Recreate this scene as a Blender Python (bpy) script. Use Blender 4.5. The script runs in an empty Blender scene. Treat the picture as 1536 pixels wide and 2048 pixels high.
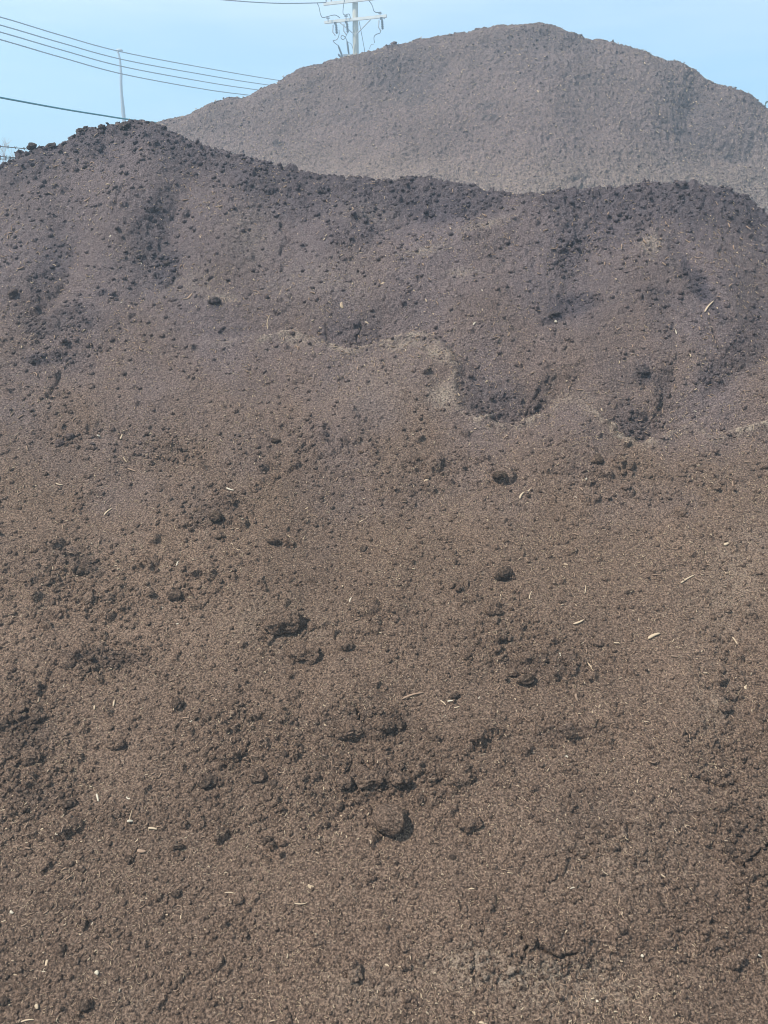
import bpy, math, random
import numpy as np
from mathutils import Vector, Matrix

random.seed(7)
RNG = np.random.default_rng(7)
S = bpy.context.scene
C = S.collection

# ------------------------------------------------------------------ camera, sky, sun
CAM = Vector((0.0, 0.0, 1.70))
FPX = 1479.0                       # focal length in pixels of the 1536x2048 photograph
PITCH = math.radians(-20.0)
cd = bpy.data.cameras.new('camera')
cd.sensor_fit = 'VERTICAL'; cd.sensor_height = 36.0; cd.sensor_width = 36.0
cd.lens = 36.0 * FPX / 2048.0
cd.clip_start = 0.05; cd.clip_end = 2000.0
cam = bpy.data.objects.new('camera', cd); C.objects.link(cam)
cam.location = CAM; cam.rotation_euler = (math.radians(90) + PITCH, 0, 0)
S.camera = cam
S.render.resolution_x = 768; S.render.resolution_y = 1024

SUN_DIR = Vector((-0.47, -0.20, 0.84)).normalized()
SUN_EL = math.asin(SUN_DIR.z)
w = bpy.data.worlds.new('World'); S.world = w; w.use_nodes = True
nt = w.node_tree
for n in list(nt.nodes): nt.nodes.remove(n)
wo = nt.nodes.new('ShaderNodeOutputWorld'); wb = nt.nodes.new('ShaderNodeBackground')
sk = nt.nodes.new('ShaderNodeTexSky'); sk.sky_type = 'NISHITA'; sk.sun_disc = False
sk.sun_elevation = SUN_EL
sk.sun_rotation = math.atan2(SUN_DIR.x, SUN_DIR.y)
sk.air_density = 1.0; sk.dust_density = 0.6; sk.ozone_density = 1.0
wb.inputs['Strength'].default_value = 0.122
# thin high cirrus veils over the blue
tc = nt.nodes.new('ShaderNodeTexCoord'); mp = nt.nodes.new('ShaderNodeMapping')
mp.inputs['Scale'].default_value = (1.2, 1.2, 7.0); mp.inputs['Rotation'].default_value = (0.10, 0.06, 0.4)
nz = nt.nodes.new('ShaderNodeTexNoise'); nz.inputs['Scale'].default_value = 2.3
nz.inputs['Detail'].default_value = 5; nz.inputs['Roughness'].default_value = 0.55
cr = nt.nodes.new('ShaderNodeMapRange'); cr.inputs['From Min'].default_value = 0.36; cr.inputs['From Max'].default_value = 0.72
cr.inputs['To Min'].default_value = 0.0; cr.inputs['To Max'].default_value = 0.30
mx = nt.nodes.new('ShaderNodeMixRGB'); mx.inputs['Color2'].default_value = (5.4, 6.2, 6.6, 1)
L = nt.links.new
L(tc.outputs['Generated'], mp.inputs['Vector']); L(mp.outputs['Vector'], nz.inputs['Vector'])
sz = nt.nodes.new('ShaderNodeSeparateXYZ'); ev = nt.nodes.new('ShaderNodeMapRange')
ev.inputs['From Min'].default_value = 0.10; ev.inputs['From Max'].default_value = 0.27; ev.inputs['To Min'].default_value = 0.0; ev.inputs['To Max'].default_value = 0.45
sm = nt.nodes.new('ShaderNodeMath'); sm.operation = 'ADD'; sm.use_clamp = True
L(tc.outputs['Generated'], sz.inputs[0]); L(sz.outputs['Z'], ev.inputs['Value'])
L(nz.outputs['Fac'], cr.inputs['Value']); L(cr.outputs['Result'], sm.inputs[0]); L(ev.outputs['Result'], sm.inputs[1]); L(sm.outputs[0], mx.inputs['Fac'])
tn = nt.nodes.new('ShaderNodeMixRGB'); tn.blend_type = 'MULTIPLY'; tn.inputs['Fac'].default_value = 1; tn.inputs['Color2'].default_value = (0.71, 1.03, 1.14, 1)
L(sk.outputs['Color'], tn.inputs['Color1']); L(tn.outputs['Color'], mx.inputs['Color1']); L(mx.outputs['Color'], wb.inputs['Color'])
L(wb.outputs['Background'], wo.inputs['Surface'])

sl = bpy.data.lights.new('sun', 'SUN'); sl.energy = 5.0; sl.angle = math.radians(0.5); sl.color = (1.0, 0.94, 0.86)
sun = bpy.data.objects.new('sun', sl); C.objects.link(sun)
sun.rotation_euler = SUN_DIR.to_track_quat('Z', 'Y').to_euler()

S.view_settings.view_transform = 'Standard'; S.view_settings.look = 'None'
S.view_settings.gamma = 1.0; S.view_settings.exposure = 0.67
S.render.engine = 'CYCLES'; S.cycles.pixel_filter_type = 'BLACKMAN_HARRIS'; S.cycles.filter_width = 1.0; S.cycles.use_denoising = True; S.cycles.denoiser = 'OPENIMAGEDENOISE'; S.cycles.denoising_input_passes = 'RGB_ALBEDO_NORMAL'; S.cycles.denoising_prefilter = 'ACCURATE'

# ------------------------------------------------------------------ pixel <-> world maths (photo pixels, 1536x2048)
CP, SP = math.cos(-PITCH), math.sin(-PITCH)
def ray(u, v):
    b = 1024.0 - np.asarray(v, float); x = np.asarray(u, float) - 768.0
    Y = FPX * CP + b * SP; Z = -FPX * SP + b * CP
    return x / Y, Z / Y                                   # tan azimuth, rise per metre ahead
def at(u, v, d):
    q, m = ray(u, v)
    return Vector((float(q) * d, d, CAM.z + float(m) * d))
def project(X, Y, Z):
    z = Z - CAM.z
    fwd = Y * CP - z * SP; up = Y * SP + z * CP
    return 768.0 + FPX * X / fwd, 1024.0 - FPX * up / fwd

# ------------------------------------------------------------------ object helpers
def tag(o, label=None, cat=None, group=None, kind=None):
    if label: o['label'] = label
    if cat: o['category'] = cat
    if group: o['group'] = group
    if kind: o['kind'] = kind
    return o
def empty(name, loc, label, cat, group=None):
    o = bpy.data.objects.new(name, None); o.location = loc; C.objects.link(o)
    o.empty_display_size = 0.1
    return tag(o, label, cat, group)
def mesh_np(name, V, F, smooth=True, mat=None, parent=None):
    """V (n,3) world coordinates, F (m,k) int faces of one size"""
    V = np.ascontiguousarray(V, dtype=np.float32); F = np.ascontiguousarray(F, dtype=np.int32)
    me = bpy.data.meshes.new(name)
    k = F.shape[1]
    me.vertices.add(len(V)); me.vertices.foreach_set('co', V.ravel())
    me.loops.add(F.size); me.loops.foreach_set('vertex_index', F.ravel())
    me.polygons.add(len(F)); me.polygons.foreach_set('loop_start', np.arange(0, F.size, k, dtype=np.int32))
    me.update(calc_edges=True)
    if smooth: me.polygons.foreach_set('use_smooth', np.ones(len(F), dtype=bool))
    if mat: me.materials.append(mat)
    o = bpy.data.objects.new(name, me); C.objects.link(o)
    if parent: o.parent = parent; o.matrix_parent_inverse = Matrix.Translation(-Vector(parent.location))
    return o
class MB:
    def __init__(s): s.v = []; s.f = []
    def tube(s, pts, r, seg=8, cap=True):
        pts = [Vector(p) for p in pts]; n = len(pts)
        rs = r if isinstance(r, (list, tuple)) else [r] * n
        base = len(s.v); up = None
        for i, p in enumerate(pts):
            t = (pts[min(i+1, n-1)] - pts[max(i-1, 0)]).normalized()
            if up is None:
                up = Vector((0, 0, 1)) if abs(t.z) < 0.9 else Vector((1, 0, 0))
            a = t.cross(up)
            if a.length < 1e-6: a = t.cross(Vector((0, 1, 0)))
            a.normalize(); b = a.cross(t).normalized(); up = b
            for k in range(seg):
                an = 2 * math.pi * k / seg
                s.v.append(tuple(p + (a * math.cos(an) + b * math.sin(an)) * rs[i]))
        for i in range(n - 1):
            for k in range(seg):
                k2 = (k + 1) % seg
                s.f.append((base + i*seg + k, base + i*seg + k2, base + (i+1)*seg + k2, base + (i+1)*seg + k))
        if cap:
            s.f.append(tuple(base + k for k in reversed(range(seg))))
            s.f.append(tuple(base + (n-1)*seg + k for k in range(seg)))
        return s
    def box(s, c, sx, sy, sz, rot=None):
        base = len(s.v); c = Vector(c)
        for x in (-1, 1):
            for y in (-1, 1):
                for z in (-1, 1):
                    p = Vector((x*sx/2, y*sy/2, z*sz/2))
                    if rot: p = rot @ p
                    s.v.append(tuple(c + p))
        for f in ((0,1,3,2),(4,6,7,5),(0,4,5,1),(2,3,7,6),(0,2,6,4),(1,5,7,3)):
            s.f.append(tuple(base + i for i in f))
        return s
    def build(s, name, mat, parent=None, smooth=False):
        me = bpy.data.meshes.new(name); me.from_pydata(s.v, [], s.f); me.update()
        if smooth:
            me.polygons.foreach_set('use_smooth', [True]*len(me.polygons))
        me.materials.append(mat)
        o = bpy.data.objects.new(name, me); C.objects.link(o)
        if parent: o.parent = parent; o.matrix_parent_inverse = Matrix.Translation(-Vector(parent.location))
        return o
def curve_pts(keys, n=8):
    """Catmull-Rom through world points"""
    P = [Vector(k) for k in keys]; P = [P[0]] + P + [P[-1]]; out = []
    for i in range(1, len(P) - 2):
        for k in range(n):
            t = k / n
            a, b, c, d = P[i-1], P[i], P[i+1], P[i+2]
            out.append(0.5 * ((2*b) + (c-a)*t + (2*a-5*b+4*c-d)*t*t + (3*b-a-3*c+d)*t*t*t))
    out.append(P[-2]); return out

# ------------------------------------------------------------------ numpy noise
_perm = RNG.permutation(4096).astype(np.int64)
_ang = RNG.uniform(0, 2*np.pi, 4096); _gx = np.cos(_ang); _gy = np.sin(_ang)
def _h(ix, iy): return _perm[(_perm[ix & 4095] + iy) & 4095]
def pnoise(x, y):
    ix = np.floor(x).astype(np.int64); iy = np.floor(y).astype(np.int64)
    fx = x - ix; fy = y - iy
    ux = fx*fx*fx*(fx*(fx*6-15)+10); uy = fy*fy*fy*(fy*(fy*6-15)+10)
    def g(a, b):
        h = _h(ix + a, iy + b); return _gx[h]*(fx-a) + _gy[h]*(fy-b)
    n0 = g(0,0)*(1-ux) + g(1,0)*ux; n1 = g(0,1)*(1-ux) + g(1,1)*ux
    return (n0*(1-uy) + n1*uy) * 1.45
def fbm(x, y, octs=4, rough=0.5, lac=2.03):
    o = np.zeros_like(x); a = 1.0; t = 0
    for i in range(octs):
        o += a * pnoise(x + 17.3*i, y - 9.1*i); t += a; a *= rough; x = x*lac; y = y*lac
    return o / t
_r1 = RNG.random(4096); _r2 = RNG.random(4096); _r3 = RNG.random(4096); _r4 = RNG.random(4096)
def lumps(x, y, prob, off=0):
    """half-buried rounded clods, one per cell at most; prob (array) is the chance that a cell holds one. ~[0,0.5]"""
    ix = np.floor(x).astype(np.int64); iy = np.floor(y).astype(np.int64)
    out = np.zeros_like(x)
    for a in (-1, 0, 1):
        for b in (-1, 0, 1):
            h = (_h(ix + a + off, iy + b) + 0)
            px = ix + a + 0.15 + 0.7*_r1[h]; py = iy + b + 0.15 + 0.7*_r2[h]
            r = 0.22 + 0.36*_r3[h]
            asp = 0.75 + 0.6*_r1[(h*7+3) & 4095]; an = _r2[(h*5+1) & 4095]*3.14
            dx = x - px; dy = y - py
            ca = np.cos(an); sa = np.sin(an)
            ex = (dx*ca + dy*sa)*asp; ey = (-dx*sa + dy*ca)/asp
            d2 = (ex*ex + ey*ey)/(r*r)
            dome = np.where((d2 < 1) & (_r4[h] < prob), np.sqrt(np.maximum(0, 1-d2))*r, 0)
            out = np.maximum(out, dome)
    return out
def sstep(a, b, x):
    t = np.clip((x-a)/(b-a), 0, 1); return t*t*(3-2*t)

# ------------------------------------------------------------------ materials
def newmat(name):
    m = bpy.data.materials.new(name); m.use_nodes = True
    n = m.node_tree.nodes; b = n['Principled BSDF']
    b.inputs['Specular IOR Level'].default_value = 0.15
    return m, m.node_tree, b
def flat(name, col, rough=0.7, metal=0.0, var=0.15, scale=8.0):
    m, t, b = newmat(name)
    no = t.nodes.new('ShaderNodeTexNoise'); no.inputs['Scale'].default_value = scale; no.inputs['Detail'].default_value = 4
    rp = t.nodes.new('ShaderNodeMixRGB')
    rp.inputs['Color1'].default_value = tuple(c*(1-var) for c in col) + (1,)
    rp.inputs['Color2'].default_value = tuple(min(1, c*(1+var)) for c in col) + (1,)
    tcn = t.nodes.new('ShaderNodeTexCoord')
    t.links.new(tcn.outputs['Object'], no.inputs['Vector'])
    t.links.new(no.outputs['Fac'], rp.inputs['Fac']); t.links.new(rp.outputs['Color'], b.inputs['Base Color'])
    b.inputs['Roughness'].default_value = rough; b.inputs['Metallic'].default_value = metal
    return m
def compost_material(name, dark, mid, pale, fine, bump_d, attrs=True, gain=1.0):
    m, t, b = newmat(name); N = t.nodes.new; K = t.links.new
    g = N('ShaderNodeNewGeometry')
    def noise(scale, detail=4, rough=0.6):
        n = N('ShaderNodeTexNoise'); n.inputs['Scale'].default_value = scale
        n.inputs['Detail'].default_value = detail; n.inputs['Roughness'].default_value = rough
        K(g.outputs['Position'], n.inputs['Vector']); return n
    n1 = noise(fine, 3, 0.7)                    # crumb-to-crumb colour
    r1 = N('ShaderNodeValToRGB')
    e = r1.color_ramp.elements; e[0].position = 0.36; e[0].color = (*dark, 1); e[1].position = 0.50; e[1].color = (*mid, 1)
    x = e.new(0.62); x.color = (*pale, 1)
    K(n1.outputs['Fac'], r1.inputs['Fac'])
    n2 = noise(1.1, 5, 0.6)                     # broad tone drift
    m2 = N('ShaderNodeMapRange'); m2.inputs['From Min'].default_value = 0.3; m2.inputs['From Max'].default_value = 0.7
    m2.inputs['To Min'].default_value = 0.86; m2.inputs['To Max'].default_value = 1.14
    K(n2.outputs['Fac'], m2.inputs['Value'])
    mu = N('ShaderNodeVectorMath'); mu.operation = 'SCALE'
    K(r1.outputs['Color'], mu.inputs[0]); K(m2.outputs['Result'], mu.inputs['Scale'])
    col = mu.outputs['Vector']
    # short pale fibres too fine to model: stretched cells
    for sc, rotz, th in ((fine*0.55, 0.5, 0.16), (fine*0.42, -0.9, 0.15), (fine*0.5, 1.7, 0.15)):
        mpn = N('ShaderNodeMapping'); mpn.inputs['Rotation'].default_value = (0.3, 0.2, rotz); mpn.inputs['Scale'].default_value = (1.0, 4.2, 4.2)
        vo = N('ShaderNodeTexVoronoi'); vo.inputs['Scale'].default_value = sc*0.42
        K(g.outputs['Position'], mpn.inputs['Vector']); K(mpn.outputs['Vector'], vo.inputs['Vector'])
        lt = N('ShaderNodeMath'); lt.operation = 'LESS_THAN'; lt.inputs[1].default_value = th
        K(vo.outputs['Distance'], lt.inputs[0])
        sep = N('ShaderNodeSeparateColor'); K(vo.outputs['Color'], sep.inputs['Color'])
        g2 = N('ShaderNodeMath'); g2.operation = 'GREATER_THAN'; g2.inputs[1].default_value = 0.55
        K(sep.outputs['Red'], g2.inputs[0])
        ml = N('ShaderNodeMath'); ml.operation = 'MULTIPLY'; K(lt.outputs[0], ml.inputs[0]); K(g2.outputs[0], ml.inputs[1])
        ml2 = N('ShaderNodeMath'); ml2.operation = 'MULTIPLY'; K(ml.outputs[0], ml2.inputs[0]); ml2.inputs[1].default_value = 0.45
        mm = N('ShaderNodeMixRGB'); mm.inputs['Color2'].default_value = (0.34, 0.27, 0.20, 1)
        K(ml2.outputs[0], mm.inputs['Fac']); K(col, mm.inputs['Color1']); col = mm.outputs['Color']
    if attrs:
        a1 = N('ShaderNodeAttribute'); a1.attribute_name = 'damp'
        a2 = N('ShaderNodeAttribute'); a2.attribute_name = 'dry'
        md = N('ShaderNodeMixRGB'); md.blend_type = 'MULTIPLY'; md.inputs['Color2'].default_value = (0.52, 0.57, 0.66, 1)
        K(a1.outputs['Fac'], md.inputs['Fac']); K(col, md.inputs['Color1'])
        my = N('ShaderNodeMixRGB'); my.inputs['Color2'].default_value = (0.30, 0.245, 0.19, 1)
        a3 = N('ShaderNodeAttribute'); a3.attribute_name = 'veil_tint'          # bluish haze veil painted into the soil colour, stronger higher up
        mo = N('ShaderNodeMixRGB'); mo.blend_type = 'MULTIPLY'; mo.inputs['Color2'].default_value = (0.90, 1.04, 1.42, 1)
        K(a3.outputs['Fac'], mo.inputs['Fac']); K(md.outputs['Color'], mo.inputs['Color1'])
        nd = noise(fine*0.5, 4, 0.8); dm = N('ShaderNodeMapRange'); dm.inputs['From Min'].default_value = 0.42; dm.inputs['From Max'].default_value = 0.60
        dm.inputs['To Max'].default_value = 1.6; K(nd.outputs['Fac'], dm.inputs['Value'])
        dx_ = N('ShaderNodeMath'); dx_.operation = 'MULTIPLY'; dx_.use_clamp = True; K(dm.outputs['Result'], dx_.inputs[0]); K(a2.outputs['Fac'], dx_.inputs[1])
        K(dx_.outputs[0], my.inputs['Fac']); K(mo.outputs['Color'], my.inputs['Color1']); col = my.outputs['Color']
    K(col, b.inputs['Base Color'])
    b.inputs['Roughness'].default_value = 0.95; b.inputs['Specular IOR Level'].default_value = 0.08
    nb = noise(fine*0.8, 4, 0.75)
    vb = N('ShaderNodeTexVoronoi'); vb.inputs['Scale'].default_value = fine*0.45; K(g.outputs['Position'], vb.inputs['Vector'])
    ad = N('ShaderNodeMath'); ad.operation = 'SUBTRACT'; K(nb.outputs['Fac'], ad.inputs[0])
    sc2 = N('ShaderNodeMath'); sc2.operation = 'MULTIPLY'; sc2.inputs[1].default_value = 0.5; K(vb.outputs['Distance'], sc2.inputs[0])
    nc = noise(fine*0.28, 3, 0.6); s3 = N('ShaderNodeMath'); s3.operation = 'MULTIPLY_ADD'; s3.inputs[1].default_value = 1.1
    K(nc.outputs['Fac'], s3.inputs[0]); K(ad.outputs[0], s3.inputs[2])
    K(sc2.outputs[0], ad.inputs[1]); ad = s3
    bp = N('ShaderNodeBump'); bp.inputs['Strength'].default_value = 0.9; bp.inputs['Distance'].default_value = bump_d
    K(ad.outputs[0], bp.inputs['Height']); K(bp.outputs['Normal'], b.inputs['Normal'])
    return m

COMP = dict(dark=(0.036, 0.024, 0.018), mid=(0.097, 0.066, 0.048), pale=(0.190, 0.131, 0.096))
COMPF = dict(dark=(0.026, 0.020, 0.021), mid=(0.082, 0.062, 0.062), pale=(0.195, 0.150, 0.145))
M_near = compost_material('compost', fine=170.0, bump_d=0.007, **COMP)
M_far = compost_material('compost_far', fine=75.0, bump_d=0.010, **COMPF)
M_clod = compost_material('clod_soil', fine=190.0, bump_d=0.007, attrs=False, **COMP)
M_clod_veil = compost_material('clod_soil_veiled', (0.032,0.023,0.021), (0.078,0.058,0.052), (0.145,0.108,0.098), fine=190.0, bump_d=0.007, attrs=False)  # clod soil with the bluish haze veil painted into its colour
M_dark_veil = compost_material('damp_shaded_clod_veiled', (0.020,0.016,0.016), (0.046,0.037,0.036), (0.095,0.077,0.074), fine=150.0, bump_d=0.004, attrs=False)  # dark clod tone, shade and bluish haze veil painted in
M_dark = compost_material('damp_shaded_clod_soil', (0.022,0.016,0.012), (0.052,0.036,0.027), (0.105,0.075,0.056), fine=150.0, bump_d=0.004, attrs=False)  # dark tone carries the clods' shade, put into the colour
M_straw = flat('straw', (0.31, 0.235, 0.155), 0.7, var=0.45, scale=3.0)
M_pale = flat('pale_wood', (0.37, 0.285, 0.195), 0.7, var=0.25, scale=3.0)
M_brownchip = flat('brown_bark', (0.24, 0.165, 0.115), 0.8, var=0.35, scale=3.0)
M_white = flat('white_chip', (0.40, 0.35, 0.27), 0.6, var=0.12)

# ------------------------------------------------------------------ heap surface builder
def interp_curve(pts, x):
    p = np.array(pts, float); return np.interp(x, p[:,0], p[:,1])
def smooth1(a, axis, n):
    k = np.hanning(n + 2)[1:-1]; k /= k.sum()
    pad = [(0,0)]*a.ndim; pad[axis] = (n//2, n//2)
    b = np.pad(a, pad, mode='edge')
    return np.apply_along_axis(lambda r: np.convolve(r, k, 'valid')[:a.shape[axis]], axis, b)
def base_table(knots_fn, qs, Ys, win):
    T = np.zeros((len(Ys), len(qs)))
    for j, q in enumerate(qs):
        ky, kz = knots_fn(q); T[:, j] = np.interp(Ys, ky, kz)
    return smooth1(smooth1(T, 0, win), 1, 7)
def bilinear(T, qs, Ys, Q, Y):
    fj = np.interp(Q, qs, np.arange(len(qs))); fi = np.interp(Y, Ys, np.arange(len(Ys)))
    j = np.minimum(fj.astype(int), len(qs)-2); i = np.minimum(fi.astype(int), len(Ys)-2)
    a = fj - j; b = fi - i
    return (T[i,j]*(1-a)*(1-b) + T[i,j+1]*a*(1-b) + T[i+1,j]*(1-a)*b + T[i+1,j+1]*a*b)
def grid_faces(nr, nc):
    i = np.arange(nr-1)[:,None]*nc + np.arange(nc-1)[None,:]
    return np.stack([i, i+1, i+nc+1, i+nc], -1).reshape(-1, 4)
def normals(P):
    du = np.gradient(P, axis=1); dv = np.gradient(P, axis=0)
    n = np.cross(du, dv); n /= np.linalg.norm(n, axis=-1, keepdims=True) + 1e-12
    return np.where(n[...,2:3] < 0, -n, n)

def blob(U, V, u, v, ru, rv, ang=0.0, p=2.0):
    a = math.radians(ang); dx = U-u; dy = V-v
    ex = (dx*math.cos(a) + dy*math.sin(a))/ru; ey = (-dx*math.sin(a) + dy*math.cos(a))/rv
    return np.exp(-(ex*ex + ey*ey)**(p/2))

# ---- near heap outline (photo pixels)
RIDGE = [(-900,560),(-300,440),(0,332),(30,314),(65,292),(105,288),(130,278),(165,264),(205,252),(235,249),(275,246),(300,250),(340,270),
         (400,286),(440,300),(490,320),(560,330),(640,334),(690,345),(760,354),(830,350),(860,351),(900,362),(960,370),(990,384),
         (1050,389),(1084,394),(1120,379),(1150,377),(1220,371),(1300,364),(1370,354),(1420,364),(1480,388),(1536,422),(1700,500),(2300,640)]
RDIST = [(-900,4.3),(0,4.85),(270,5.1),(500,4.85),(800,4.6),(1090,4.45),(1370,4.7),(1536,4.75),(2300,4.3)]
ru_ = np.array([p[0] for p in RIDGE], float); rv_ = np.array([p[1] for p in RIDGE], float)
rq, rm = ray(ru_, rv_)
dq, _ = ray(np.array([p[0] for p in RDIST], float), np.full(len(RDIST), 350.0))
dd = np.array([p[1] for p in RDIST], float)
def near_knots(q):
    D = np.interp(q, dq, dd); zr = CAM.z + np.interp(q, rq, rm)*D - 0.004
    s = (zr - 1.09)/(D - 3.34)
    side = max(0.0, abs(q) - 0.75)
    k = 1.0/(1.0 + 1.2*side*side)
    ky = [0.0, 0.55, 1.2, 1.9, 2.72, 3.34, 3.9, D-0.10, D+0.10, D+0.7, D+2.9, D+4.0]
    kz = [-0.30, -0.20, 0.0, 0.30, 0.71, 1.09, 1.09+s*0.56*1.03, zr-0.02, zr-0.02, zr-0.42, -0.15, -0.3]
    kz = [z*k if z > 0 else z for z in kz]
    return ky, kz
qs = np.linspace(-3.2, 3.2, 1400); Ys = np.arange(0.0, 9.3, 0.01)
T = base_table(near_knots, qs, Ys, 17)

qd = np.linspace(-0.80, 0.80, 1300)
q_out = 0.80 + np.cumsum(np.geomspace(0.0015, 0.08, 75))
Q1 = np.concatenate([-q_out[::-1], qd, q_out])
rows = [0.05]
while rows[-1] < 8.9:
    y = rows[-1]
    if y < 0.9: d = 0.012
    elif y < 5.45: d = 0.8*(0.0026 + 0.0018*max(0, y-1.2))
    else: d = min(0.05, 0.007*(1 + (y-5.45)*6))
    rows.append(y + d)
Y1 = np.array(rows)
QQ, YY = np.meshgrid(Q1, Y1)
XX = QQ*(YY + 0.0)
# widen the strip near the camera so that it never narrows to a point
XX = QQ*np.maximum(YY, 0.9) ; QQe = XX/np.maximum(YY, 0.9)
ZZ = bilinear(T, qs, Ys, QQe, YY)
U, V = project(XX, np.maximum(YY, 0.05), ZZ)
ok = (YY > 0.9)
U = np.where(ok, U, -9999); V = np.where(ok, V, 9999)
RD = np.interp(QQe, dq, dd)
front = 1 - sstep(-0.05, 0.35, YY - RD)                 # 1 before the ridge, 0 behind it

# --- broad relief (metres along the normal), features placed where the photo shows them
rel = 0.055*fbm(XX*0.9+3, YY*0.9, 3) + 0.022*fbm(XX*3.1, YY*2.6+5, 3)
CREST = [(-200,760),(0,730),(250,700),(430,686),(520,676),(590,664),(640,688),(700,704),(760,690),(800,674),(845,668),(885,694),(908,735),(905,775),(915,810),(950,832),(1005,846),(1060,834),
         (1110,812),(1150,800),(1190,828),(1230,858),(1285,882),(1335,860),(1390,834),(1420,862),(1445,866),(1490,852),(1536,842),(1700,800)]
cu = np.array([p[0] for p in CREST], float); cv = np.array([p[1] for p in CREST], float)
cw = np.interp(U, [-200, 380, 520, 1700], [0, 0.0, 1.0, 1.0])
dist_c = np.full(XX.shape, 1e3); near_c = (U > -300) & (U < 1850) & (V > 560) & (V < 980)
un = U[near_c] + 5*pnoise(U[near_c]/37.0, V[near_c]/37.0); vn = V[near_c] + 5*pnoise(U[near_c]/37.0+9, V[near_c]/37.0); dn = np.full(un.shape, 1e3)
for a_, b_ in zip(CREST[:-1], CREST[1:]):
    l2 = (b_[0]-a_[0])**2 + (b_[1]-a_[1])**2; t_ = np.clip(((un-a_[0])*(b_[0]-a_[0]) + (vn-a_[1])*(b_[1]-a_[1]))/l2, 0, 1)
    dn = np.minimum(dn, np.hypot(un-a_[0]-t_*(b_[0]-a_[0]), vn-a_[1]-t_*(b_[1]-a_[1])))
dist_c[near_c] = dn; sgn_c = sstep(-12, 12, V - np.interp(U, cu, cv))*2 - 1
dvc = dist_c*sgn_c
inU = (U > -400) & (U < 1900)
above = np.where(dvc < 0, 1.0, 0.0)
rel += cw*inU*(0.016*np.exp(-(dist_c/13.0)**2) - (0.030*np.exp(-((dist_c-20)/13.0)**2)*np.where(dvc < 0, 1, 0)*(1 - 0.9*np.exp(-((U-925)/55.0)**2))) - 0.034*np.where(dvc < 0, 1, 0)*(1 - 0.9*np.exp(-((U-925)/55.0)**2))*np.exp(-((dist_c-40)/26.0)**2))
# pockets where the upper face has slumped behind the crest
for (u,v,a,b,an,amp) in [(700,640,95,60,0,-.045),(1010,770,120,70,5,-.05),(1285,800,75,95,-10,-.055),(1440,800,45,60,20,-.03),
        (1300,640,150,120,0,-.02),(860,740,60,50,0,.035),(1150,860,70,50,0,.03),(590,720,110,50,0,.02),
        # spurs and gullies of the upper left mound
        (235,420,45,190,22,.05),(345,430,38,170,22,-.06),(120,520,55,150,25,-.055),(60,420,45,110,25,.035),(470,420,50,160,25,.05),
        (600,480,50,150,30,-.045),(700,420,60,90,10,.04),(330,540,45,60,20,-.03),(790,420,60,60,0,-.05),(900,420,90,40,0,-.045),
        (930,480,110,40,-8,.045),(1090,430,50,70,12,.02),(1160,520,60,110,15,-.05),(1300,480,60,60,0,.045),(1390,560,20,90,-28,-.05),
        (1440,600,40,110,-25,.04),(1520,640,60,130,25,-.05),(1120,600,70,40,-20,-.035),(1000,600,90,60,0,.03),
        # lower apron: swells
        (560,1250,130,60,0,.02),(600,1430,120,55,0,.022),(1080,1300,170,60,-8,-.012),(1460,1450,55,200,8,-.018),(1360,1450,80,170,8,.02),
        (1300,1500,220,60,0,.02),(1000,1900,260,90,-8,.03),(1120,1960,160,26,-6,-.022),(300,1500,330,120,0,-.012)]:
    rel += 0.72*amp*blob(U, V, u, v, a, b, an)*front

# --- dampness, dryness and roughness maps
damp = np.zeros_like(XX); dry = np.zeros_like(XX); rough = np.zeros_like(XX)
kx_ = np.arange(-900, 2300, 10.0); kv_ = np.convolve(np.pad(np.interp(kx_, ru_, rv_), 6, mode='edge'), np.ones(13)/13, 'valid'); Vr = np.interp(U, kx_, kv_)
dr = V - Vr
wob = 60*fbm(U/75.0, V/75.0, 4, .6)
band = np.interp(U, [0,200,300,450,640,900,1000,1090,1180,1536], [45,60,70,60,95,95,25,40,90,80])
crestband = (1 - sstep(0.3, 1.6, (dr + wob)/band))*inU
damp = np.maximum(damp, 0.62*crestband); rough = np.maximum(rough, 0.7*crestband)
DAMP = [(640,390,80,45,10,.5),(560,380,60,50,0,.4),(880,410,110,42,4,.75),(700,470,70,50,-30,.45),(330,520,30,48,25,.75),(300,450,35,90,25,.45),
        (430,605,20,12,0,.8),(90,560,40,110,25,.5),(100,650,80,32,-20,.55),(80,725,30,12,0,.8),(120,720,30,12,0,.6),(1150,600,62,30,-12,.75),(1110,632,38,12,-20,.9),
        (1150,480,40,70,25,.6),(1240,440,70,60,0,.5),(1400,570,15,52,-28,.95),(1375,530,10,30,-20,.8),(1430,620,10,40,-25,.6),(1490,700,50,45,-30,.55),
        (1520,650,40,60,0,.5),(1440,740,45,35,-35,.6),(1295,740,28,20,0,.8),(1330,760,20,50,10,.7),(1270,830,60,45,10,.5),(1000,790,70,45,0,.35),
        (1080,780,18,55,25,.5),(700,660,75,38,0,.4),(1330,590,60,25,10,.35),(1320,640,30,50,-25,.3),(165,640,50,30,0,.4),(950,800,25,12,0,.6),
        (210,590,20,8,0,.6),(1010,1152,20,10,0,.6),(160,1120,60,24,20,.5),(430,1020,60,34,-25,.35),(200,1320,90,22,0,.45),(1090,1330,90,30,0,.3),
        (1455,1400,26,60,8,.22),(1500,1660,60,60,0,.15),(60,1480,70,50,0,.3),(720,1450,110,28,0,.3),(760,1560,90,22,0,.35),(60,1600,80,25,0,.3),
        (1250,1640,200,60,0,.15),(1130,1470,70,16,-6,.4),(420,1560,20,12,0,.5),(240,1490,20,8,0,.5)]
edge = 0.30*fbm(U/34.0, V/34.0, 5, .62)
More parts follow.
